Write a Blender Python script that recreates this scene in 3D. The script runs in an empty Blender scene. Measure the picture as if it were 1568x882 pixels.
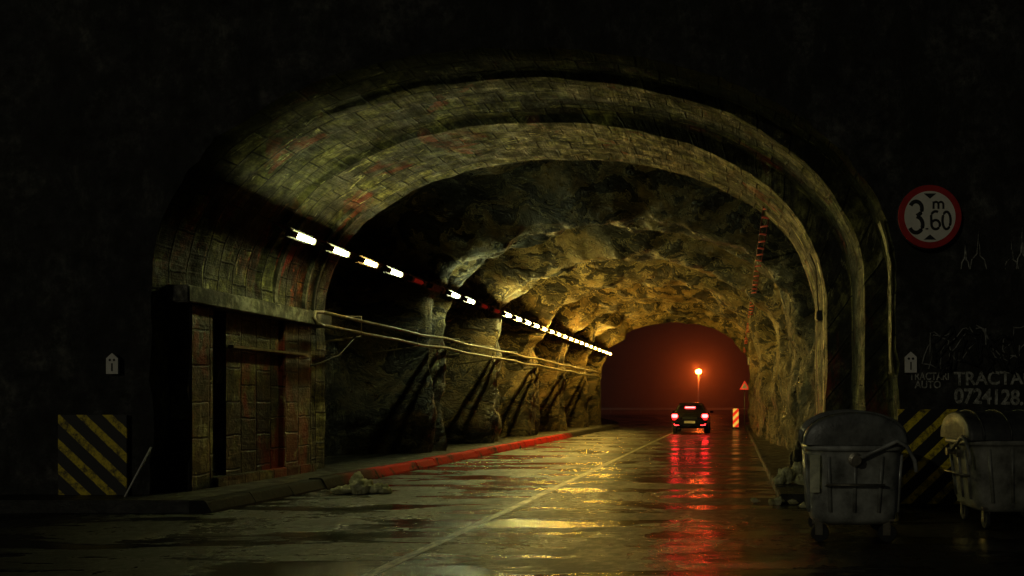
import bpy, bmesh, math, random
from mathutils import Vector, noise, Matrix
random.seed(4)
scene=bpy.context.scene
scene.view_settings.view_transform='Standard'
scene.view_settings.look='None'
scene.view_settings.exposure=0
COL=scene.collection

# ---------------------------------------------------------------- helpers
def empty(name,loc=(0,0,0),rz=0):
    e=bpy.data.objects.new(name,None); e.location=loc; e.rotation_euler=(0,0,rz)
    e.empty_display_size=.2
    COL.objects.link(e); return e
def link(name,me,mat=None,parent=None,smooth=False):
    o=bpy.data.objects.new(name,me); COL.objects.link(o)
    if mat is not None:
        for m in (mat if isinstance(mat,(list,tuple)) else [mat]): me.materials.append(m)
    if parent: o.parent=parent
    if smooth:
        for p in me.polygons: p.use_smooth=True
    return o
def mesh(name,v,f,mat=None,parent=None,smooth=False,uv=None):
    me=bpy.data.meshes.new(name); me.from_pydata([tuple(a) for a in v],[],f); me.update()
    if uv:
        l=me.uv_layers.new(name='UVMap')
        for lp in me.loops: l.data[lp.index].uv=uv[lp.vertex_index]
    return link(name,me,mat,parent,smooth)
def box(name,x0,x1,y0,y1,z0,z1,mat=None,parent=None,bevel=0):
    bm=bmesh.new(); bmesh.ops.create_cube(bm,size=1)
    for v in bm.verts:
        v.co=Vector(((x0+x1)/2+v.co.x*(x1-x0),(y0+y1)/2+v.co.y*(y1-y0),(z0+z1)/2+v.co.z*(z1-z0)))
    if bevel: bmesh.ops.bevel(bm,geom=bm.edges[:],offset=bevel,segments=2,affect='EDGES')
    me=bpy.data.meshes.new(name); bm.to_mesh(me); bm.free()
    return link(name,me,mat,parent)
def tube(name,pts,r,mat=None,parent=None,n=10,r2=None):
    pts=[Vector(p) for p in pts]; V=[];F=[]
    for i,p in enumerate(pts):
        d=(pts[min(i+1,len(pts)-1)]-pts[max(i-1,0)]).normalized()
        up=Vector((0,0,1)) if abs(d.z)<.9 else Vector((1,0,0))
        a=d.cross(up).normalized(); b=d.cross(a)
        rr=r if r2 is None else r+(r2-r)*i/(len(pts)-1)
        for k in range(n):
            t=2*math.pi*k/n; V.append(p+a*math.cos(t)*rr+b*math.sin(t)*rr)
    for i in range(len(pts)-1):
        for k in range(n): F.append((i*n+k,i*n+(k+1)%n,(i+1)*n+(k+1)%n,(i+1)*n+k))
    F.append(tuple(range(n))[::-1]); F.append(tuple((len(pts)-1)*n+k for k in range(n)))
    return mesh(name,V,F,mat,parent,True)
def grid(name,P,mat=None,parent=None,smooth=True,UV=None):
    ny=len(P); nx=len(P[0]); V=[p for r in P for p in r]
    F=[(j*nx+i,j*nx+i+1,(j+1)*nx+i+1,(j+1)*nx+i) for j in range(ny-1) for i in range(nx-1)]
    uv=[u for r in UV for u in r] if UV else None
    return mesh(name,V,F,mat,parent,smooth,uv)
def lathe(name,prof,axis,c,mat=None,parent=None,n=32):
    V=[];F=[]
    for r,h in prof:
        for k in range(n):
            t=2*math.pi*k/n; a,b=r*math.cos(t),r*math.sin(t)
            V.append({'X':(h,a,b),'Y':(a,h,b),'Z':(a,b,h)}[axis])
    V=[(a+c[0],b+c[1],d+c[2]) for a,b,d in V]
    for i in range(len(prof)-1):
        for k in range(n): F.append((i*n+k,i*n+(k+1)%n,(i+1)*n+(k+1)%n,(i+1)*n+k))
    F.append(tuple(range(n))); F.append(tuple((len(prof)-1)*n+k for k in range(n)))
    return mesh(name,V,F,mat,parent)

class N:
    def __init__(s,name):
        s.m=bpy.data.materials.new(name); s.m.use_nodes=True
        s.t=s.m.node_tree; s.b=s.t.nodes['Principled BSDF']
    def n(s,ty,ins=None,**k):
        x=s.t.nodes.new(ty)
        for a,b in k.items(): setattr(x,a,b)
        for a,b in (ins or {}).items():
            if isinstance(b,bpy.types.NodeSocket): s.t.links.new(b,x.inputs[a])
            else: x.inputs[a].default_value=b
        return x
    def set(s,a,b):
        if isinstance(b,bpy.types.NodeSocket): s.t.links.new(b,s.b.inputs[a])
        else: s.b.inputs[a].default_value=b
    def ramp(s,fac,stops,interp='LINEAR'):
        r=s.n('ShaderNodeValToRGB',{'Fac':fac}); r.color_ramp.interpolation=interp
        e=r.color_ramp.elements
        while len(e)<len(stops): e.new(.5)
        for i,(p,c) in enumerate(stops):
            e[i].position=p; e[i].color=(c+(1,)) if isinstance(c,tuple) else (c,c,c,1)
        return r.outputs['Color']
    def noise(s,vec,scale,detail=6,rough=.6,dist=0,out='Fac'):
        return s.n('ShaderNodeTexNoise',{'Vector':vec,'Scale':scale,'Detail':detail,'Roughness':rough,'Distortion':dist}).outputs[out]
    def mix(s,f,a,b,bt='MIX'):
        x=s.n('ShaderNodeMix',data_type='RGBA',blend_type=bt)
        for i,v in ((0,f),(6,a),(7,b)):
            if isinstance(v,bpy.types.NodeSocket): s.t.links.new(v,x.inputs[i])
            else: x.inputs[i].default_value=v if i==0 else (tuple(v)+(1,))[:4]
        return x.outputs[2]
    def math(s,op,a,b=0.,c=None):
        x=s.n('ShaderNodeMath',operation=op)
        for i,v in enumerate((a,b) if c is None else (a,b,c)):
            if isinstance(v,bpy.types.NodeSocket): s.t.links.new(v,x.inputs[i])
            else: x.inputs[i].default_value=v
        return x.outputs[0]
    def coord(s,k='Object'): return s.n('ShaderNodeTexCoord').outputs[k]
    def map(s,vec,scale=(1,1,1),rot=(0,0,0),loc=(0,0,0)):
        return s.n('ShaderNodeMapping',{'Vector':vec,'Scale':scale,'Rotation':rot,'Location':loc}).outputs[0]
    def bump(s,h,strength=.5,dist=.05,normal=None):
        i={'Height':h,'Strength':strength,'Distance':dist}
        if normal is not None: i['Normal']=normal
        return s.n('ShaderNodeBump',i).outputs[0]

def simple(name,col,rough=.5,metal=0,var=.35,scale=8,bump=.15):
    s=N(name); c=s.coord()
    f=s.noise(c,scale,6,.65)
    dark=tuple(x*(1-var) for x in col); lite=tuple(min(1,x*(1+var)) for x in col)
    s.set('Base Color',s.ramp(f,[(.3,dark),(.7,lite)]))
    s.set('Roughness',s.ramp(s.noise(c,scale*2.3,4),[(.3,max(.05,rough-.15)),(.7,min(1,rough+.15))]))
    s.set('Metallic',metal)
    if bump: s.set('Normal',s.bump(s.noise(c,scale*6,5),bump,.01))
    return s.m
def emis(name,col,strength,weak=False):
    s=N(name); s.set('Base Color',(*col,1)); s.set('Emission Color',(*col,1)); s.set('Emission Strength',strength)
    if weak: s.m.cycles.emission_sampling='NONE'
    return s.m

# ---------------------------------------------------------------- materials
def concrete(name,c1,c2,c3,brick=True,patches=True,bw=.62,bh=.36,rough=(.3,.7),bstr=1.,red=.58,mouth_shade=False,lineamp=.8,redamt=.85):
    s=N(name); co=s.coord()
    n1=s.noise(co,1.3,8,.7,.6); n2=s.noise(co,6,8,.7); n3=s.noise(s.map(co,(1,1,.4)),1.3,8,.75,.4)
    col=s.ramp(n1,[(.36,c1),(.5,c2),(.64,c3)])
    col=s.mix(s.ramp(n2,[(.42,0.),(.58,1.)]),col,s.mix(1.,col,(.25,.25,.17),'MULTIPLY'))
    col=s.mix(s.ramp(n3,[(.43,0.),(.57,.96)]),col,(.010,.010,.006))
    h=s.math('ADD',s.math('MULTIPLY',n2,.6),s.math('MULTIPLY',s.noise(co,26,6,.7),.25))
    if patches:  # noise-driven red patches and pale streaks
        rs=s.noise(s.map(co,(1,1,.5),loc=(3,1,7)),.8,6,.6,.5)
        col=s.mix(s.ramp(rs,[(red,0.),(red+.06,redamt)]),col,(.2,.018,.008))
        ws=s.noise(s.map(co,(1,2.5,.4),loc=(9,4,2)),1.6,8,.8,1.)
        col=s.mix(s.ramp(ws,[(.58,0.),(.64,.85)]),col,(.66,.64,.34))
    if brick:
        uv=s.coord('UV')
        uvd=s.n('ShaderNodeVectorMath',{0:uv,1:s.n('ShaderNodeVectorMath',{0:s.noise(co,2.2,5,out='Color'),'Scale':.09},operation='SCALE').outputs[0]},operation='ADD').outputs[0]
        bt=s.n('ShaderNodeTexBrick',{'Vector':uvd,'Scale':1.,'Mortar Size':.02,'Mortar Smooth':.5,'Bias':0.,'Brick Width':bw,'Row Height':bh,'Color1':(.3,.3,.3,1),'Color2':(1.5,1.5,1.35,1),'Mortar':(.06,.06,.04,1)},offset=.5)
        fade=s.ramp(s.noise(co,1.1,5,.7),[(.36,.6),(.55,1.)])
        col=s.mix(fade,col,s.mix(1.,col,bt.outputs['Color'],'MULTIPLY'))
        tone=s.n('ShaderNodeSeparateColor',{0:bt.outputs['Color']}).outputs[0]
        hb=s.math('SUBTRACT',s.math('MULTIPLY',tone,.6),s.math('MULTIPLY',bt.outputs['Fac'],1.5))
        h=s.math('ADD',h,s.math('MULTIPLY',hb,fade))
        sv=s.n('ShaderNodeSeparateXYZ',{0:uvd})
        lines=s.noise(s.n('ShaderNodeCombineXYZ',{0:s.math('MULTIPLY',sv.outputs[0],7.),1:s.math('MULTIPLY',sv.outputs[1],.35)}).outputs[0],1.,4,.7)
        h=s.math('ADD',h,s.math('MULTIPLY',lines,lineamp))
        col=s.mix(s.ramp(lines,[(.48,0.),(.58,.7*lineamp)]),col,s.mix(1.,col,(.25,.25,.2),'MULTIPLY'))
    R=s.ramp(s.noise(co,3.5,5,.7),[(.35,rough[0]),(.65,rough[1])])
    if mouth_shade:  # red haunch tint, then shade painted around the tunnel mouth
        u=s.n('ShaderNodeSeparateXYZ',{0:s.coord('UV')}).outputs[0]
        yv=s.n('ShaderNodeSeparateXYZ',{0:co}).outputs[1]
        ru=s.ramp(s.math('ADD',s.math('MULTIPLY',u,.1),s.math('MULTIPLY',s.math('SUBTRACT',s.noise(co,1.5,6,.7),.5),.25)),[(.33,0.),(.37,.9),(.48,.9),(.52,0.)])
        rp_=s.ramp(s.math('MULTIPLY',s.noise(s.map(co,(1,1.6,.6),loc=(2,6,1)),1.2,5,.6),1.),[(.47,0.),(.52,1.)])
        col=s.mix(s.math('MULTIPLY',ru,rp_),col,s.mix(1.,col,(1.,.08,.04),'MULTIPLY'))
        sp=s.n('ShaderNodeSeparateXYZ',{0:co})
        yy=s.ramp(s.math('ADD',s.math('MULTIPLY',s.math('SUBTRACT',sp.outputs[1],11.5),.3),s.math('MULTIPLY',s.noise(co,.9,6,.7),.55)),[(.36,1.),(.66,0.)])
        zz=s.ramp(s.math('MULTIPLY',s.math('SUBTRACT',sp.outputs[2],3.),.3),[(.2,.15),(.6,.88)])
        sf=s.math('MULTIPLY',yy,zz)
        col=s.mix(sf,col,(.014,.014,.009))
        R=s.mix(sf,R,(1.,1.,1.))
        s.set('Specular IOR Level',s.math('MULTIPLY',s.math('SUBTRACT',1.,sf),.42))
    s.set('Base Color',col)
    s.set('Roughness',R)
    s.set('Normal',s.bump(h,bstr,.065))
    return s.m
M_lining=concrete('lining_concrete',(.04,.04,.012),(.18,.18,.055),(.46,.455,.16),mouth_shade=True,rough=(.34,.85))
M_wall=concrete('side_wall_concrete',(.03,.03,.012),(.12,.118,.04),(.28,.275,.11),bw=.55,bh=.42,red=.52,lineamp=.35)
M_face=concrete('portal_concrete',(.018,.018,.016),(.045,.045,.04),(.12,.12,.105),brick=False,patches=False,rough=(.6,.9))
M_beam=concrete('beam_concrete',(.2,.195,.14),(.32,.31,.23),(.42,.41,.3),brick=False,patches=False,rough=(.5,.8),bstr=.4)
M_side=concrete('sidewalk_concrete',(.02,.02,.016),(.045,.044,.035),(.08,.08,.065),brick=False,patches=False,rough=(.3,.7),bstr=.7)

def rock():
    s=N('wet_rock'); co=s.coord()
    d=s.n('ShaderNodeVectorMath',{0:co,1:s.n('ShaderNodeVectorMath',{0:s.noise(co,.8,4,out='Color'),'Scale':1.1},operation='SCALE').outputs[0]},operation='ADD').outputs[0]
    n1=s.noise(d,.5,8,.65,.6); n2=s.noise(s.map(d,(.6,1.,1.5),(.4,.6,.5)),1.25,10,.66,1.)
    rg=s.math('ABSOLUTE',s.math('SUBTRACT',n2,.5))
    col=s.ramp(n1,[(.34,(.03,.026,.014)),(.46,(.12,.09,.035)),(.57,(.32,.21,.065)),(.7,(.48,.34,.12))])
    col=s.mix(s.ramp(n2,[(.4,0.),(.57,.96)]),col,(.014,.012,.008))
    col=s.mix(s.ramp(rg,[(0.,.85),(.018,0.)]),col,(.6,.47,.2))
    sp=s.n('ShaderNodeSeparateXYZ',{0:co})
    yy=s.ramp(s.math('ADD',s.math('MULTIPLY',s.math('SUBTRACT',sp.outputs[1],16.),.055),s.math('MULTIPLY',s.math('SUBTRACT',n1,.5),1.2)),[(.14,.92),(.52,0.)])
    col=s.mix(yy,col,s.mix(1.,col,(.2,.25,.27),'MULTIPLY'))  # rock near the lining darkened; dimness put into its colour
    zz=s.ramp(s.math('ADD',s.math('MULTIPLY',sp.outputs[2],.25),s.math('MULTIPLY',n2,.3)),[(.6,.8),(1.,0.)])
    col=s.mix(zz,col,s.mix(1.,col,(.22,.22,.22),'MULTIPLY'))  # low walls darkened; shade below the lamps painted into the rock
    s.set('Base Color',col)
    s.set('Roughness',s.ramp(s.noise(co,2.8,6,.7),[(.35,.22),(.6,.6)]))
    h=s.math('ADD',s.math('MULTIPLY',n2,1.6),s.math('MULTIPLY',s.math('MINIMUM',rg,.09),3.5))
    h=s.math('ADD',h,s.math('MULTIPLY',s.noise(co,11,6,.7),.12))
    s.set('Normal',s.bump(h,1.,.2))
    return s.m
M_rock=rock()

def road():
    s=N('wet_asphalt'); co=s.coord()
    pud=s.noise(s.map(co,(.45,1.7,1)),.8,7,.62,.6)
    pm=s.ramp(pud,[(.5,0.),(.56,1.)])
    fine=s.noise(co,60,4,.7); mid=s.noise(co,7,6,.7); big=s.noise(s.map(co,(1.,.5,1),loc=(4,2,0)),.6,6,.65,.4)
    col=s.ramp(mid,[(.3,(.004,.004,.003)),(.7,(.02,.02,.015))])
    col=s.mix(s.ramp(big,[(.4,.0),(.62,.8)]),col,s.mix(1.,col,(.35,.35,.35),'MULTIPLY'))
    s.set('Base Color',col)
    r=s.ramp(s.math('ADD',s.math('MULTIPLY',mid,.4),s.math('MULTIPLY',big,.6)),[(.4,.14),(.56,.5)])
    s.set('Roughness',s.mix(pm,r,(.07,.07,.07)))
    h=s.math('ADD',s.math('MULTIPLY',fine,.6),s.math('MULTIPLY',mid,1.8))
    h=s.math('MULTIPLY',h,s.math('SUBTRACT',1.,s.math('MULTIPLY',pm,.85)))
    s.set('Normal',s.bump(h,.7,.028))
    s.set('Specular IOR Level',.7)
    return s.m
M_road=road()
def paint_line():
    s=N('worn_road_paint'); co=s.coord()
    w=s.ramp(s.noise(s.map(co,(3,.8,1)),3.5,8,.75),[(.42,1.),(.56,0.)])
    s.set('Base Color',s.mix(w,(.02,.02,.015),(.5,.46,.3)))
    s.set('Roughness',.3); s.set('Normal',s.bump(s.noise(co,60,4),.5,.01)); return s.m
def kerbm():
    s=N('brake_lit_kerb_paint'); co=s.coord()  # red kerb paint, saturated to carry brake-light red as well
    w=s.ramp(s.noise(co,2.2,8,.75),[(.38,0.),(.5,1.)])
    lim=s.n('ShaderNodeSeparateXYZ',{0:co}).outputs[1]
    rz=s.ramp(s.math('ADD',s.math('MULTIPLY',lim,1/50.),s.math('MULTIPLY',s.noise(co,.5,3),.1)),[(.34,0.),(.38,1.),(.68,1.),(.74,.0)])
    f=s.math('MULTIPLY',w,rz)
    s.set('Base Color',s.mix(f,(.016,.016,.013),(.62,.003,.002)))
    s.set('Specular IOR Level',.15)
    s.set('Roughness',.7); s.set('Normal',s.bump(s.noise(co,12,8,.7),.6,.03)); return s.m
def hatch(name,sign):
    s=N(name); co=s.coord(); sp=s.n('ShaderNodeSeparateXYZ',{0:co})
    d=s.math('ADD',sp.outputs[2],s.math('MULTIPLY',sp.outputs[0],.95*sign))
    d=s.math('ADD',d,s.math('MULTIPLY',s.noise(co,9,4),.03))
    f=s.math('GREATER_THAN',s.math('FRACT',s.math('DIVIDE',d,.36)),.6)
    wear=s.ramp(s.noise(co,7,8,.8),[(.40,.1),(.55,1.)])
    s.set('Base Color',s.mix(s.math('MULTIPLY',f,wear),(.012,.012,.012),(.85,.66,.02)))
    s.set('Roughness',.6); s.set('Normal',s.bump(s.noise(co,30,5),.3,.01)); return s.m
def ring_highlight():  # pale strips painted as highlights on the ring edges
    s=N('painted_edge_highlight'); co=s.coord()
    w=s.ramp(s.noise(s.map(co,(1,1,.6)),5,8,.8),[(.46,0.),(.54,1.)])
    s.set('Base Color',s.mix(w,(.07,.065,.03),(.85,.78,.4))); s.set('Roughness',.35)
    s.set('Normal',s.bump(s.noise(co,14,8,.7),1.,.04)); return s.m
def worn_chalk():
    s=N('worn_wall_paint'); co=s.coord()
    w=s.ramp(s.noise(co,11,8,.8),[(.4,0.),(.6,1.)])
    s.set('Base Color',s.mix(w,(.07,.07,.06),(.55,.55,.48))); s.set('Roughness',.85); return s.m
M_line=paint_line(); M_kerb=kerbm(); M_edge=ring_highlight(); M_graf=worn_chalk()
M_ground=simple('earth',(.05,.045,.03),.9,scale=2,bump=.5)
M_hill=simple('hill_scrub',(.06,.05,.03),.95,scale=.6,var=.6,bump=.6)
M_steel=simple('galvanised_steel',(.25,.23,.18),.4,.7,scale=12)
M_pole=simple('pole_paint',(.5,.48,.42),.5,0,scale=12)
M_pipe=simple('weathered_pipe',(.15,.125,.07),.4,.3,scale=9,var=.7)
M_black=simple('black_plastic',(.02,.02,.02),.45,scale=15)
M_tyre=simple('tyre_rubber',(.02,.02,.02),.8)
M_white=simple('white_paint',(.78,.76,.68),.5,var=.12,scale=9)
M_signw=simple('sign_white',(.85,.82,.7),.45,var=.1,scale=6)
M_signr=simple('sign_red',(.5,.02,.015),.45,var=.2,scale=6)
M_blk=simple('black_paint',(.012,.012,.012),.5)
M_grafd=simple('black_spray',(.006,.006,.006),.7,var=.3)
M_rust=simple('rusty_red_steel',(.16,.03,.015),.55,.2,var=.5)

# ---------------------------------------------------------------- tunnel
tunnel=empty('tunnel')
ZS=3.2
def profile(xl,xr,zc,zs=ZS,nw=14,na=120,n=2.15):
    cx=(xl+xr)/2; a=(xr-xl)/2; b=zc-zs; P=[]
    for i in range(nw): P.append((xl,zs*i/nw))
    for i in range(na+1):
        t=math.pi-math.pi*i/na; c,s_=math.cos(t),math.sin(t)
        P.append((cx+a*math.copysign(abs(c)**(2/n),c),zs+b*abs(s_)**(2/n)))
    for i in range(nw-1,-1,-1): P.append((xr,zs*i/nw))
    return P
def arclen(P):
    L=[0]
    for i in range(1,len(P)): L.append(L[-1]+math.dist(P[i],P[i-1]))
    return L
A=(-8.45,2.28,6.6); B=(-8.43,1.97,6.53); C=(-8.38,1.56,6.42)
st=[(11.5,A),(12.3,A),(12.36,B),(13.9,B),(13.96,C),(16.15,C)]
P=[];UV=[]
for k in range(len(st)-1):
    (y0,p0),(y1,p1)=st[k],st[k+1]
    m=max(1,int((y1-y0)/.06))
    for j in range(m+(1 if k==len(st)-2 else 0)):
        t=j/m; y=y0+(y1-y0)*t; pr=profile(*[a+(b-a)*t for a,b in zip(p0,p1)])
        L=arclen(pr); row=[];uv=[]
        for i,(x,z) in enumerate(pr):
            cx=-3.1; dx,dz=x-cx,z-2.5; q=math.hypot(dx,dz)
            d=.04*noise.fractal(Vector((x*1.1,y*1.3,z*1.1)),1,2,5)
            e=0
            if k==0: e=.07*abs(noise.fractal(Vector((x*3,z*3,5)),.8,2,4))*max(0,1-j/3)
            row.append((x+dx/q*(d+e),y,z+dz/q*(d+e) if z>0 else 0)); uv.append((L[i]+.2,y))
        P.append(row); UV.append(uv)
pr=profile(-9.9,2.9,7.9); L=arclen(pr)
P.append([(x,16.17,z) for x,z in pr]); UV.append([(L[i],16.3) for i in range(len(pr))])
lin=grid('lining',P,M_lining,tunnel,True,UV)
for p in lin.data.polygons:
    if abs(p.normal.y)>.5: p.use_smooth=False

def headwall(name,y,pr,X0,X1,Z1,mat):
    cx=-3.1; K=8; outer=[]
    for i,(x,z) in enumerate(pr):
        if z<ZS-.001: q=(X0 if x<cx else X1, z)
        else:
            dx,dz=x-cx,z-ZS; t=1e9
            if dx<-1e-6: t=min(t,(X0-cx)/dx)
            if dx>1e-6: t=min(t,(X1-cx)/dx)
            if dz>1e-6: t=min(t,(Z1-ZS)/dz)
            q=(cx+dx*t,ZS+dz*t)
        outer.append(q)
    R=[]
    for k in range(K+1):
        t=(k/K)**1.6
        R.append([(p[0]+(q[0]-p[0])*t,y,p[1]+(q[1]-p[1])*t) for p,q in zip(pr,outer)])
    return grid(name,R,mat,tunnel,True)
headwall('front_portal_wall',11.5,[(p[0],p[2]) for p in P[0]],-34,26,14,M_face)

box('springing_beam',-8.7,-8.1,11.75,15.9,2.98,3.24,M_beam,tunnel,.02)
def wallbox(name,y0,y1,x1,z1,mat):
    o=box(name,-8.7,x1,y0,y1,0,z1,mat,tunnel,.015)
    l=o.data.uv_layers.new(name='UVMap')
    for lp in o.data.loops:
        v=o.data.vertices[lp.vertex_index].co; l.data[lp.index].uv=(v.z+.1,v.y+v.x)
    return o
wallbox('wall_pilaster',11.95,12.45,-8.2,2.975,M_wall)
wallbox('wall_panel',12.9,14.4,-8.3,2.975,M_wall)
wallbox('wall_panel_inner',14.46,15.4,-8.24,2.975,M_wall)
wallbox('wall_plinth',12.46,15.4,-8.14,.32,M_wall)
box('timber_rail',-8.3,-8.2,12.95,15.2,2.38,2.43,M_pipe,tunnel,.01)
for i,(y,w) in enumerate(((14.3,.09),(15.3,.05),(15.62,.05))):
    pr=profile(*C)[15:(34 if i==0 else 40)]; cx=-3.1
    V=[];F=[]
    for x,z in pr:
        dx,dz=x-cx,z-2.5;q=math.hypot(dx,dz)
        for a,b in ((.08,0),(-.06,0),(-.06,w),(.08,w)): V.append((x+dx/q*a,y+b,z+dz/q*a))
    for k in range(len(pr)-1):
        for j in range(4): F.append((k*4+j,k*4+(j+1)%4,k*4+4+(j+1)%4,k*4+4+j))
    mesh('formwork_rib_%d'%i,V,F,M_beam,tunnel)
def highlight_strip(nm,prm,y0,y1,z0,z1,off):
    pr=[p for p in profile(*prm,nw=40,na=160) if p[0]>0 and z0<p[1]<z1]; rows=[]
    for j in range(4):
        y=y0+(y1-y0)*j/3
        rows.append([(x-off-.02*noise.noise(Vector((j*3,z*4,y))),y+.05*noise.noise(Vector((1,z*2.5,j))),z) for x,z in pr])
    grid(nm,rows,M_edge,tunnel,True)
highlight_strip('edge_highlight_a',A,11.60,11.80,1.9,4.2,.05)
highlight_strip('edge_highlight_b',C,14.02,14.13,.6,4.0,.05)

# rock vault
RIB=[21.3,26.4,31.6,37.0,42.3,47.2]
def sm(t): t=max(0,min(1,t)); return t*t*(3-2*t)
Y0,Y1,NY=16.12,47.3,340
P=[]
for j in range(NY+1):
    y=Y0+(Y1-Y0)*j/NY
    xr=1.6-.9*sm((y-17)/20)
    pr=profile(-8.15,xr,6.2,nw=44,na=150); cx=(-8.15+xr)/2
    row=[]
    for i,(x,z) in enumerate(pr):
        dx,dz=x-cx,max(0,z-2.2)
        q=math.hypot(dx,dz) or 1; ux,uz=dx/q,dz/q
        side=max(0,-ux); right=max(0,ux)
        wob=.9*noise.noise(Vector((x*.35,z*.45,3.1)))
        dist=min(abs(y+wob-r) for r in RIB)
        amp=1.9*side**2+ 1.15*uz + .12*right
        d=amp*sm((dist-.5)/.9)
        v=Vector((x*.4+5,y*.42,z*.5))
        rg=noise.ridged_multi_fractal(v,1.1,2.1,5,1.0,2.0)-1.1
        fr=noise.fractal(Vector((x*1.5,y*1.5,z*.8)),1.,2.1,5)
        fold=noise.fractal(Vector((x*.6,y*1.9,z*.3)),1,2,4)
        cell=noise.voronoi(Vector((x*.45,y*.55,z*.6)))[0]
        k=1-.4*right; lw=max(0,side-.55)*2
        d+= k*(-.28*rg*(1-.6*lw) + .10*fr + .30*fold*(side+right*.9) - .6*(cell[1]-cell[0]-.25)*(1-.8*lw))
        lim=-.14 if ux>.5 else -.3
        d=max(lim,d)
        if j==NY: d=max(d,0)*.2
        row.append((x+ux*d,y+.08*fr,z+uz*d if z>0 else 0))
    P.append(row)
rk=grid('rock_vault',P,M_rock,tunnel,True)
headwall('rear_portal_wall',47.34,[(p[0],p[2]) for p in P[-1]],-34,26,14,M_face)

pipes=empty('wall_pipes')
for nm,z,x in(('upper_pipe',3.22,-7.93),('lower_pipe',2.96,-7.9)):
    tube(nm,[(x,15.2+k*1.6,z+(-.03 if k%2 else 0)+.02*math.sin(k*1.9)) for k in range(20)],.036,M_pipe,pipes)
tube('pipe_bend',[(-7.93,15.2,3.22),(-7.95,15.0,3.2),(-7.96,14.95,3.09),(-7.93,15.0,2.98),(-7.9,15.2,2.96)],.036,M_pipe,pipes)
for i in range(11):
    y=16.5+i*2.9
    tube('bracket_%d'%i,[(-8.9,y,3.3),(-7.8,y,3.27),(-7.8,y,2.86),(-8.9,y,2.7)],.02,M_pipe,pipes,6)
tube('loose_cable',[(-7.95,16.6,2.9),(-7.9,16.3,2.75),(-7.95,15.9,2.45),(-8.1,15.4,2.25),(-8.15,15.2,2.2)],.012,M_black,pipes,6)

# ---------------------------------------------------------------- lamps
whites=[(.95,1,.42),(.97,1,.42),(1,.66,.16),(.9,1,.48)]
LS=140
def lampmat(k,st):
    c=whites[k] if k<4 else ((1,.86,.25) if k==4 else (1,.62,.10))
    return emis('tube_glow_%d_%d'%(k,st),c,st)
cache={}
dead={4:1,5:2,8:1,9:1}
def fixture(nm,x,y,z,rot,mat):
    e=empty(nm,(x,y,z)); e.rotation_euler=(0,rot,0)
    box('housing',-.08,.08,-.42,.42,.04,.09,M_black,e,.015)
    box('end_cap_a',-.055,.055,-.42,-.275,-.045,.038,M_black,e,.01)
    box('end_cap_b',-.055,.055,.275,.42,-.045,.038,M_black,e,.01)
    box('tube_cover',-.045,.045,-.27,.27,-.04,.030,mat,e,.02)
    tube('hanger',[(0,0,.09),(0,0,.4),(.1,0,.8)],.012,M_steel,e,6)
    return e
M_deadred=emis('red_lens_unlit',(.5,.015,.01),.12,True)  # unlit lens; faint emission stands for red light it reflects
for i in range(30):
    y=13.6+1.2*i
    if y>47: break
    if i in dead: m=M_deadred if dead[i]==1 else M_black
    else:
        k=0 if i==0 else 1 if i==1 else 2 if i==2 else 3 if i in(3,6,7) else 4 if i<14 else 5
        st_=LS*.5 if i<4 else LS*.9 if i<10 else LS*2.2
        if (k,st_) not in cache: cache[(k,st_)]=lampmat(k,st_)
        m=cache[(k,st_)]
    fixture('tunnel_lamp',-7.4,y,4.3,math.radians(-68),m)
tube('cable_conduit',[(-7.5,12.9,4.4),(-7.5,30,4.4),(-7.5,47,4.4)],.02,M_rust,None,8)
tray=empty('cable_tray')
def tp(y,dz=0): 
    t=(y-15.5)/31; return (.57-.2*t,y,5.32-.95*t+dz)
for s_ in(-.07,.07):
    tube('tray_rail',[(tp(y)[0]+s_,y,tp(y)[2]) for y in (15.5,22,30,38,46.5)],.016,M_rust,tray,6)
M_rung=emis('red_rung_glow',(.8,.12,.05),.07,True)  # rungs glow faintly in place of reflected red light
for i in range(44):
    p=tp(15.6+i*.7)
    a=.05 if i%2 else -.05
    tube('rung_%d'%i,[(p[0]-.07,p[1]-a,p[2]-.02),(p[0]+.07,p[1]+a,p[2]-.02)],.02,M_rung,tray,6)
for i in range(7):
    p=tp(17+i*4.5)
    tube('tray_hanger_%d'%i,[p,(p[0]+.35,p[1],p[2]+.8)],.012,M_steel,tray,6)

# ---------------------------------------------------------------- ground, road, pavements
mesh('ground',[(-400,-300,-.03),(400,-300,-.03),(400,600,-.03),(-400,600,-.03)],[(0,1,2,3)],M_ground)
V=[(-16,-25,0),(14,-25,0),(14,11.5,0),(.62,11.5,0),(-7.2,11.5,0),(-16,11.5,0),(.45,48,0),(-7.2,48,0),(3,60,0),(-9,60,0),(9,112,0),(-22,112,0)]
mesh('road',V,[(0,1,2,3,4,5),(4,3,6,7),(7,6,8,9),(9,8,10,11)],M_road)
P=[[(-3.26,y,.004),(-3.14,y,.004)] for y in [2+i*1. for i in range(47)]]
grid('road_centre_line',P,M_line)
lp=empty('sidewalk')
box('slab',-10.6,-7.42,10.8,48,-.02,.17,M_side,lp,.02)
for i in range(37):
    y=10.75+i*1.0; y2=y+.985
    z=.18+.012*random.uniform(-1,1); w=random.uniform(-.01,.01)
    pr=[(-7.41,-.02),(-7.09+w,-.02),(-7.10+w,.03),(-7.17+w,z-.03),(-7.20+w,z),(-7.41,z)]
    V=[(a,y,b) for a,b in pr]+[(a,y2,b) for a,b in pr]
    F=[(0,1,2,3,4,5),(11,10,9,8,7,6)]+[(k,k+6,(k+1)%6+6,(k+1)%6) for k in range(6)]
    mesh('kerb_%d'%i,V,F,M_kerb,lp)
rp=empty('sidewalk.001')
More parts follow.
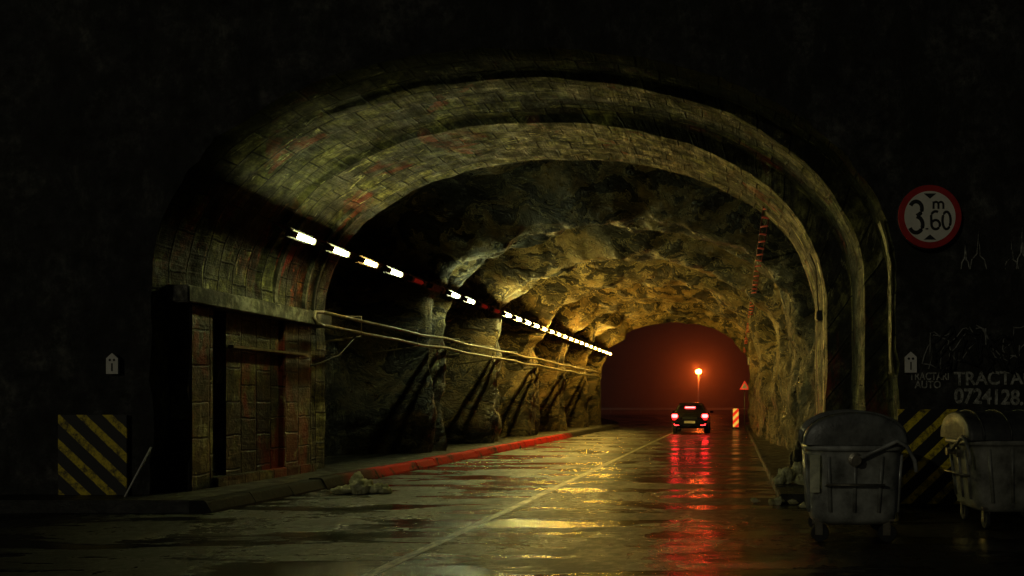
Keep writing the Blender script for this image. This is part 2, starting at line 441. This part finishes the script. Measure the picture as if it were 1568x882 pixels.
mesh('slab',[(.75,11.9,-.02),(2.9,11.9,-.02),(2.9,48,-.02),(.6,48,-.02),(.75,11.9,.13),(2.9,11.9,.13),(2.9,48,.13),(.6,48,.13)],[(4,5,6,7),(0,1,5,4),(3,0,4,7),(1,2,6,5),(2,3,7,6)],M_side,rp)
for i in range(36):
    y=11.9+i; x=.62-.17*i/36
    box('kerb_%d'%i,x-.0,x+.135,y,y+.985,-.02,.14+.01*random.uniform(-1,1),M_side,rp,.015)

P=[]
for j in range(19):
    y=11.62+j*(47.2-11.62)/18
    P.append([(x,y,(13.9+4*math.sin(math.pi*j/18)+1.2*noise.noise(Vector((x*.1,y*.1,0))) if 0<j<18 else 13.95)*(1 if -34<=x<=26 else 0)) for x in [-60,-40]+[-34+4*k for k in range(16)]+[32,50]])
grid('mountain',P,M_hill)
P=[]
for j in range(40):
    y=112+j*2.5
    P.append([(x,y,-.1+max(0,.62*(y-114)+ (y-112)*.12*noise.fractal(Vector((x*.05,y*.05,1)),1,2,4))+ .6*noise.noise(Vector((x*.3,y*.3,0)))) for x in [-150+4*k for k in range(76)]])
grid('hill',P,M_hill)
gr=empty('guardrail')
P=[]
for x in [-26+k*2 for k in range(20)]:
    P.append([(x,110,.45),(x,109.95,.52),(x,110.03,.6),(x,109.95,.68),(x,110,.75)])
grid('rail',P,M_steel,gr)
for k in range(10): box('post_%d'%k,-26+k*4.2-.06,-26+k*4.2+.06,110.05,110.17,0,.75,M_steel,gr)

# ---------------------------------------------------------------- street lamp beyond exit
sl=empty('street_lamp',(-4.95,100,0))
tube('pole',[(0,0,0),(0,0,3),(0,0,5.1)],.12,M_pole,sl,10,.09)
lathe('base',[(.2,0),(.2,.3),(.14,.35)],'Z',(0,0,0),M_pole,sl,16)
bm=bmesh.new(); bmesh.ops.create_icosphere(bm,subdivisions=2,radius=.40)
for v in bm.verts: v.co.z=v.co.z*.8+5.35
me=bpy.data.meshes.new('globe'); bm.to_mesh(me); bm.free()
link('globe',me,emis('sodium_glow',(1,.13,.015),185),sl,True)
lathe('cap',[(.22,5.67),(.2,5.72),(.05,5.78)],'Z',(0,0,0),M_black,sl,16)
s=N('mist_volume'); s.t.nodes.remove(s.b)
vs=s.n('ShaderNodeVolumeScatter',{'Color':(1,.8,.7,1),'Density':.03,'Anisotropy':.45})
s.t.links.new(vs.outputs[0],s.t.nodes['Material Output'].inputs['Volume'])
box('mist',-25,12,85,111,.05,18,s.m)

# ---------------------------------------------------------------- car
def carpaint():
    s=N('car_paint'); s.set('Base Color',(.012,.011,.012,1)); s.set('Metallic',.2); s.set('Roughness',.25); s.set('Coat Weight',.5)
    s.set('Normal',s.bump(s.noise(s.coord(),40,3),.03,.01)); return s.m
M_car=carpaint()
s=N('car_glass'); s.set('Base Color',(.01,.01,.012,1)); s.set('Roughness',.06); M_glass=s.m
M_tail=emis('brake_light',(1,.03,.03),26); M_tail2=emis('tail_light_soft',(1,.01,.01),4)
car=empty('car',(-2.3,38,0))
ST=[(0.0,.38,.62,.70,.72,.80,.74),(.04,.27,.80,.93,.78,.85,.76),(.14,.24,.93,1.04,.80,.87,.72),(.5,.24,.95,1.34,.82,.88,.60),(.85,.24,.95,1.46,.84,.885,.59),(1.6,.24,.94,1.50,.84,.89,.60),(2.3,.24,.93,1.46,.84,.885,.6),(3.05,.24,.90,1.02,.83,.87,.68),(3.7,.26,.80,.88,.8,.84,.66),(4.1,.3,.66,.74,.72,.76,.6),(4.2,.36,.55,.62,.62,.66,.52)]
V=[];F=[];MI=[]
for (y,zb,zm,zr,wb,wm,wr) in ST:
    half=[(0,zb),(wb*.8,zb),(wb,zb+.1),(wm,(zb+zm)/2),(wm,zm-.05),(wm-.03,zm),(wr,zr-.05),(wr-.1,zr),(0,zr+.02)]
    ring=half+[(-x,z) for x,z in half[-2:0:-1]]
    V+= [(x,y,z) for x,z in ring]
n=len(half)*2-2
for i in range(len(ST)-1):
    for k in range(n):
        F.append((i*n+k,i*n+(k+1)%n,(i+1)*n+(k+1)%n,(i+1)*n+k))
        seg=k if k<8 else n-1-k
        g=0
        if seg==5 and 2<=i<=6: g=1
        if seg in(7,) and i in(2,3,6): g=1
        MI.append(g)
F.append(tuple(range(n))[::-1]);MI.append(0);F.append(tuple((len(ST)-1)*n+k for k in range(n)));MI.append(0)
body=mesh('body',V,F,[M_car,M_glass],car,True)
for p,g in zip(body.data.polygons,MI): p.material_index=g
md=body.modifiers.new('s','SUBSURF'); md.levels=2; md.render_levels=2
for sx in(-1,1):
    for yy in(.75,3.35):
        lathe('wheel',[(.18,-.1),(.29,-.1),(.32,-.07),(.32,.07),(.29,.1),(.18,.1)],'X',(sx*.76,yy,.32),M_tyre,car,24)
        lathe('hub',[(.2,-.105),(.17,-.11),(.17,.11),(.2,.105)],'X',(sx*.76,yy,.32),M_steel,car,16)
    box('tail_lamp',sx*.72-.14,sx*.72+.14,-.02,.16,.76,.93,M_tail,car,.03)
    box('tail_lamp_lower',sx*.74-.09,sx*.74+.09,-.03,.1,.66,.745,M_tail2,car,.02)
    box('reflector',sx*.62-.12,sx*.62+.12,-.045,-.005,.40,.49,M_tail,car,.01)
    box('mirror',sx*.96-.09,sx*.96+.09,2.65,2.75,.95,1.07,M_car,car,.02)
    box('head_lamp',sx*.6-.13,sx*.6+.13,4.02,4.14,.6,.7,emis('headlight_lens',(1,.9,.7),3,True),car,.02)
    ld=bpy.data.lights.new('headlight_beam','SPOT'); ld.energy=40; ld.color=(1,.6,.3); ld.spot_size=math.radians(95); ld.spot_blend=.6; ld.shadow_soft_size=.06
    lo=bpy.data.objects.new('headlight_beam',ld); COL.objects.link(lo); lo.parent=car; lo.location=(sx*.6,4.22,.65); lo.rotation_euler=(math.radians(84),0,0)
box('high_brake_lamp',-.24,.24,.31,.42,1.22,1.29,M_tail,car,.008)
box('bumper',-.78,.78,-.07,.1,.36,.60,M_car,car,.05)
box('number_plate',-.26,.26,-.095,-.075,.5,.61,simple('plate_white',(.8,.78,.7),.4,var=.05),car,.004)
box('plate_recess',-.36,.36,-.012,.06,.68,.8,M_blk,car,.01)
tube('exhaust',[(-.5,-.05,.26),(-.5,.3,.26)],.03,M_steel,car,10)
box('spoiler',-.56,.56,.42,.62,1.42,1.45,M_car,car,.01)

# ---------------------------------------------------------------- hatch panels
box('hazard_panel',-9.77,-8.78,11.44,11.47,.05,1.32,hatch('hazard_stripes_left',1),None,.004)
box('hazard_panel.001',2.3,3.35,11.44,11.47,.04,1.40,hatch('hazard_stripes_right',-1),None,.004)

def text(nm,body_,x,z,size,mat,parent=None,y=11.40,off=0.0,sx=1,rot=0,ext=.002):
    cu=bpy.data.curves.new(nm,'FONT'); cu.body=body_; cu.size=size; cu.extrude=ext; cu.offset=off; cu.align_x='CENTER'; cu.align_y='CENTER'
    o=bpy.data.objects.new(nm,cu); COL.objects.link(o); o.location=(x,y,z); o.rotation_euler=(math.pi/2,rot,0); o.scale=(sx,1,1)
    cu.materials.append(mat)
    if parent: o.parent=parent
    return o
sg=empty('height_limit_sign',(2.74,11.38,4.15))
lathe('plate',[(.44,.02),(.455,.01),(.455,-.005),(.45,-.012)],'Y',(0,0,0),M_signr,sg,64)
lathe('face',[(.365,-.0125),(.365,-.016)],'Y',(0,0,0),M_signw,sg,64)
lathe('rim',[(.47,.03),(.47,.022),(.455,.02)],'Y',(0,0,0),M_blk,sg,64)
def stroke(nm,pts,w):
    o=tube(nm,[(a,0,b) for a,b in pts],w,M_blk,sg,8); o.scale=(1,.12,1); o.location=(0,-.019,0)
def arc(cx,cz,rx,rz,a0,a1,n=16): return [(cx+rx*math.cos(math.radians(a0+(a1-a0)*k/n)),cz+rz*math.sin(math.radians(a0+(a1-a0)*k/n))) for k in range(n+1)]
stroke('digit_3',arc(-.20,.115,.085,.10,155,-80)+arc(-.20,-.115,.095,.115,80,-155),.028)
stroke('letter_m_a',[(.05,.11),(.05,.215)],.015); stroke('letter_m_b',arc(.085,.17,.035,.04,180,0,8)+[(.12,.11)],.015); stroke('letter_m_c',arc(.155,.17,.035,.04,180,0,8)+[(.19,.11)],.015)
stroke('point',[(-.045,-.185),(-.045,-.165)],.02)
stroke('digit_6',arc(.08,.0,.065,.075,60,180,8)+arc(.08,-.115,.06,.065,180,540,18),.018)
stroke('digit_0',arc(.235,-.055,.058,.125,0,360,22),.018)
mesh('arrow_top',[(-.09,-.018,.33),(.09,-.018,.33),(0,-.018,.255)],[(0,1,2)],M_blk,sg)
mesh('arrow_bottom',[(-.09,-.018,-.33),(.09,-.018,-.33),(0,-.018,-.255)],[(0,1,2)],M_blk,sg)
for s_ in(-.2,.2): tube('bracket',[(s_,.03,0),(s_,.13,0)],.02,M_steel,sg,8)
def tag(nm,x,z):
    e=empty(nm,(x,11.43,z))
    w,h=.085,.14
    pts=[(-w,-h),(w,-h),(w,h*.6),(0,h*1.15),(-w,h*.6)]
    V=[(a,-.004,b) for a,b in pts]+[(a,.02,b) for a,b in pts]
    F=[(0,1,2,3,4),(9,8,7,6,5)]+[(i,i+5,(i+1)%5+5,(i+1)%5) for i in range(5)]
    mesh('plate',V,F,M_white,e)
    text('number','1',0,-.05,.16,M_blk,e,-.0065,.002)
    for dx in(-.03,.03): lathe('dot',[(.018,-.006),(.018,-.0045)],'Y',(dx,0,.06),M_blk,e,12)
    return e
tag('location_tag',(178-1130)/106.,1.5+58/106.); tag('location_tag',(1393-1130)/106.,1.5+60/106.)
g=empty('graffiti')
text('line_a','TRACTARI',2.76,1.87,.15,M_graf,g,11.485,.003,.82); text('line_b','AUTO',2.74,1.75,.15,M_graf,g,11.485,.003,.9)
text('line_c','TRACTARI',3.72,1.84,.27,M_graf,g,11.485,.006,.95,-.02); text('line_d','0724128.',3.62,1.57,.30,M_graf,g,11.485,.009,.9,.03)
def scrawl(nm,pts,w,mat):
    tube(nm,[(a,11.49,b) for a,b in pts],w,mat,g,6)
random.seed(9)
M_faint=simple('faded_tag_paint',(.22,.22,.2),.85,var=.6,scale=12)
for k in range(12):
    x=2.85+k*.13; pts=[]
    for i in range(26):
        t=i/25*2*math.pi*1.4
        pts.append((x+.16*math.cos(t+k)+.05*math.sin(3*t+k),2.25+.12*math.sin(k*2.3)+.24*math.sin(t*1.1+k*1.7)+.04*math.sin(5*t)))
    scrawl('tag_%d'%k,pts,.019 if k%3 else .010,M_grafd if k%3 else M_faint)
def zig(x,z,w,h): return [(x-w,z),(x-w*.8,z+h*.25),(x-w*.2,z+h*.4),(x,z+h),(x+w*.2,z+h*.35),(x+w*.7,z+h*.25),(x+w,z)]
for k,(x,z,w,h) in enumerate(((3.28,3.42,.06,.4),(3.47,3.42,.12,.55),(3.95,3.42,.1,.4),(4.1,3.42,.08,.6))):
    scrawl('chalk_%d'%k,zig(x,z,w,h),.0105,M_graf)
scrawl('triangle',[(2.75,1.98),(2.84,2.3),(2.93,1.98)],.010,M_faint)
scrawl('triangle_b',[(3.0,1.98),(3.1,2.2),(3.16,1.98)],.010,M_faint)

tube('marker_pole',[(-8.62,11.2,0.17),(-8.36,11.35,.86)],.014,M_white,None,8)

# exit signs
ms=empty('hazard_marker_post',(-.12,44.4,0))
def mk():
    s=N('marker_stripes'); co=s.coord(); sp=s.n('ShaderNodeSeparateXYZ',{0:co})
    d=s.math('SUBTRACT',sp.outputs[2],s.math('MULTIPLY',sp.outputs[0],1.))
    f=s.math('GREATER_THAN',s.math('FRACT',s.math('DIVIDE',d,.42)),.5)
    c=s.mix(f,(.8,.03,.01),(.85,.5,.08)); s.set('Base Color',c); s.set('Roughness',.35)
    s.set('Emission Color',c); s.set('Emission Strength',.7); s.m.cycles.emission_sampling='NONE'; return s.m  # board glows weakly in place of retroreflected light
box('board',-.16,.16,-.01,.01,.12,1.15,mk(),ms,.004); tube('post',[(0,.03,0),(0,.03,1.1)],.025,M_steel,ms,8); box('foot',-.2,.2,-.12,.16,0,.1,M_black,ms,.02)
ws=empty('warning_sign',(.42,50.5,0))
tube('post',[(0,.03,0),(0,.03,2.9)],.03,M_steel,ws,8)
mesh('border',[(-.33,0,2.3),(.33,0,2.3),(0,0,2.88)],[(0,1,2)],emis('warning_red_sheeting',(.9,.05,.02),.5,True),ws)  # border sheeting given a faint glow of its own
mesh('face',[(-.2,-.006,2.375),(.2,-.006,2.375),(0,-.006,2.73)],[(0,1,2)],M_signw,ws)
ip=empty('info_plate',(.74,39.5,3.55))
box('plate',-.26,.26,-.01,.01,-.18,.18,M_signw,ip,.004)
for k in(-1,0,1): box('bar_%d'%k,-.03+k*.14,.03+k*.14,-.014,-.012,-.14,.14,M_blk,ip)
tube('arm',[(0,.02,0),(.6,.05,.02)],.015,M_steel,ip,6)
jb=empty('junction_box'); box('case',1.45,1.6,14.7,15.0,3.02,3.2,M_black,jb,.02); tube('conduit',[(1.5,14.85,3.2),(1.45,14.85,4.0),(1.2,14.85,4.6)],.012,M_black,jb,6)

# ---------------------------------------------------------------- waste containers
M_bin=simple('bin_galvanised',(.34,.345,.31),.38,.15,var=.65,scale=4,bump=.3)
M_lid=simple('bin_lid_plastic',(.16,.165,.15),.36,.0,var=.55,scale=5,bump=.35)
M_bin2=simple('bin_dark_steel',(.2,.2,.17),.45,.1,var=.7,scale=4,bump=.3)  # darker body colour for the second container
M_lid2=simple('bin_dark_lid',(.05,.052,.048),.5,.0,var=.55,scale=5,bump=.35)
def waste(nm,loc,rz,label=False,M_bin=M_bin,M_lid=M_lid):
    e=empty(nm,loc,rz)
    def sec(l,d,z,n=5.,cnt=64):
        out=[]
        for k in range(cnt):
            t=2*math.pi*k/cnt; c,s_=math.cos(t),math.sin(t)
            out.append((l/2*math.copysign(abs(c)**(2/n),c),d/2*math.copysign(abs(s_)**(2/n),s_),z))
        return out
    S=[(.62,.6,.19),(.92,.84,.2),(1.02,.92,.24),(1.08,.96,.32),(1.13,.98,.55),(1.19,1.0,.8),(1.24,1.02,.96),(1.25,1.03,.99),(1.33,1.08,.995),(1.34,1.09,1.0),(1.34,1.09,1.045),(1.32,1.07,1.05)]
    V=[];F=[]
    for a in S: V+=sec(*a)
    for i in range(len(S)-1):
        for k in range(64): F.append((i*64+k,i*64+(k+1)%64,(i+1)*64+(k+1)%64,(i+1)*64+k))
    F.append(tuple(range(64))[::-1]); F.append(tuple((len(S)-1)*64+k for k in range(64)))
    mesh('body',V,F,M_bin,e,True)
    rows=[]
    for (x,sc) in ((-.665,.0),(-.665,.55),(-.665,.93),(-.65,.98),(-.62,1),(-.3,1.),(0,1.01),(.3,1.),(.62,1),(.65,.98),(.665,.93),(.665,.55),(.665,0)):
        r=[]
        for k in range(25):
            t=math.pi*k/24
            r.append((x,-.545*sc*math.cos(t),1.055+.335*sc*abs(math.sin(t))**.8))
        rows.append(r)
    grid('lid',rows,M_lid,e,True)
    for x in(-.5,-.17,.17,.5):
        tube('lid_rib',[(x,-.56*math.cos(math.pi*k/16),1.06+.345*abs(math.sin(math.pi*k/16))**.8) for k in range(17)],.014,M_lid,e,6)
    for x in(-.42,-.14,.14,.42):
        for sy in(-1,1): tube('side_rib',[(x*.85,sy*.475,.32),(x,sy*.505,.95)],.022,M_bin,e,8)
    for y in(-.28,0,.28):
        for sx in(-1,1): tube('end_rib',[(sx*.54,y*.9,.34),(sx*.615,y,.93)],.022,M_bin,e,8)
    for sx in(-1,1):
        lathe('trunnion',[(.075,sx*.6),(.075,sx*.65),(.035,sx*.66),(.035,sx*.74),(.05,sx*.745),(.05,sx*.76)],'X',(0,0,.9),M_steel,e,20)
        tube('lid_arm',[(sx*.70,0,.9),(sx*.71,-.25,1.02),(sx*.71,-.42,1.1),(sx*.70,-.52,1.05),(sx*.69,-.6,.9),(sx*.69,-.62,.78)],.022,M_bin,e,8)
        tube('handle',[(sx*.58,-.3,.62),(sx*.68,-.3,.64),(sx*.68,.3,.64),(sx*.58,.3,.62)],.014,M_steel,e,8)
        for sy in(-1,1):
            lathe('castor_wheel',[(.03,-.025),(.09,-.025),(.1,-.012),(.1,.012),(.09,.025),(.03,.025)],'X',(sx*.4,sy*.36,.1),M_tyre,e,20)
            box('castor_fork_a',sx*.4-.04,sx*.4-.03,sy*.36-.03,sy*.36+.05,.08,.25,M_steel,e)
            box('castor_fork_b',sx*.4+.03,sx*.4+.04,sy*.36-.03,sy*.36+.05,.08,.25,M_steel,e)
            box('castor_plate',sx*.4-.07,sx*.4+.07,sy*.36-.07,sy*.36+.07,.235,.26,M_steel,e)
    if label:
        b=box('label',-.012,.012,-.05,.05,-.2,.2,simple('label_cream',(.75,.75,.5),.5),e,.003)
        b.location=(-.612,.42,.75); b.rotation_euler=(0,math.radians(-8),0)
    return e
waste('waste_container',(1.26,8.95,0),math.radians(87),True)
waste('waste_container',(3.32,9.85,0),math.radians(4),False,M_bin2,M_lid2)

# ---------------------------------------------------------------- litter
s=N('crumpled_plastic'); co=s.coord()
s.set('Base Color',s.ramp(s.noise(co,9,6),[(.35,(.3,.29,.12)),(.65,(.8,.78,.45))])); s.set('Roughness',.25)
s.set('Normal',s.bump(s.noise(co,22,8,.7,1.),1.,.03)); M_bag=s.m
def bags(nm,loc,lumps,seed,mat=M_bag):
    bm=bmesh.new(); random.seed(seed)
    for (x,y,r,h) in lumps:
        bmesh.ops.create_icosphere(bm,subdivisions=4,radius=1,matrix=Matrix.Translation((x,y,h*.75))@Matrix.Diagonal((r,r*.8,h,1)))
    for v in bm.verts:
        n_=noise.fractal(v.co*9+Vector((seed,0,0)),.8,2,4)
        v.co+=v.co.normalized()*n_*.05; v.co.z+=abs(noise.noise(v.co*14))*.05; v.co.z=max(0.003,v.co.z)
    me=bpy.data.meshes.new(nm); bm.to_mesh(me); bm.free()
    o=link(nm,me,mat); o.location=loc; return o
bags('plastic_litter',(-6.2,13.1,0),[(0,0,.2,.12),(.25,.05,.17,.08),(-.25,-.05,.18,.07),(.42,0,.1,.05),(-.1,.1,.12,.17)],3)
bags('plastic_litter',(.82,13.4,.13),[(0,0,.14,.16),(.2,.1,.13,.2),(-.12,-.1,.1,.08),(.25,-.2,.12,.1)],7)
bags('plastic_litter',(.55,11.6,0),[(0,0,.09,.05),(.25,.1,.07,.04),(.4,-.3,.08,.04),(-.3,.3,.06,.03),(.6,.3,.1,.08)],11)
bags('stone_rubble',(-10.6,10.4,0),[(0,0,.12,.07),(.25,.1,.08,.04)],13,M_side)
bags('stone_rubble',(1.35,16.6,.1),[(0,0,.2,.35),(.1,.3,.15,.2),(-.1,.6,.15,.2)],17,M_rock)

# ---------------------------------------------------------------- world, moonlight, camera
w=bpy.data.worlds.new('World'); scene.world=w; w.use_nodes=True
nt=w.node_tree; bg=nt.nodes['Background']; sky=nt.nodes.new('ShaderNodeTexSky'); sky.sky_type='NISHITA'; sky.sun_disc=False
el,az=math.radians(16),math.radians(208)
sky.sun_elevation=el; sky.sun_rotation=az
nt.links.new(sky.outputs[0],bg.inputs[0]); bg.inputs[1].default_value=.0016
sd=bpy.data.lights.new('sun','SUN'); sd.energy=.10; sd.angle=math.radians(.5); sd.color=(1,.94,.65)
so=bpy.data.objects.new('sun',sd); COL.objects.link(so)
dirv=Vector((math.sin(az)*math.cos(el),math.cos(az)*math.cos(el),math.sin(el)))
so.rotation_euler=dirv.to_track_quat('Z','Y').to_euler(); so.location=dirv*30

cd=bpy.data.cameras.new('camera'); cam=bpy.data.objects.new('camera',cd); COL.objects.link(cam)
cam.location=(0,0,1.5); cam.rotation_euler=(math.pi/2,0,0)
cd.sensor_width=36; cd.lens=28; cd.shift_x=-346/1568; cd.shift_y=175/1568; cd.clip_end=2000
scene.camera=cam
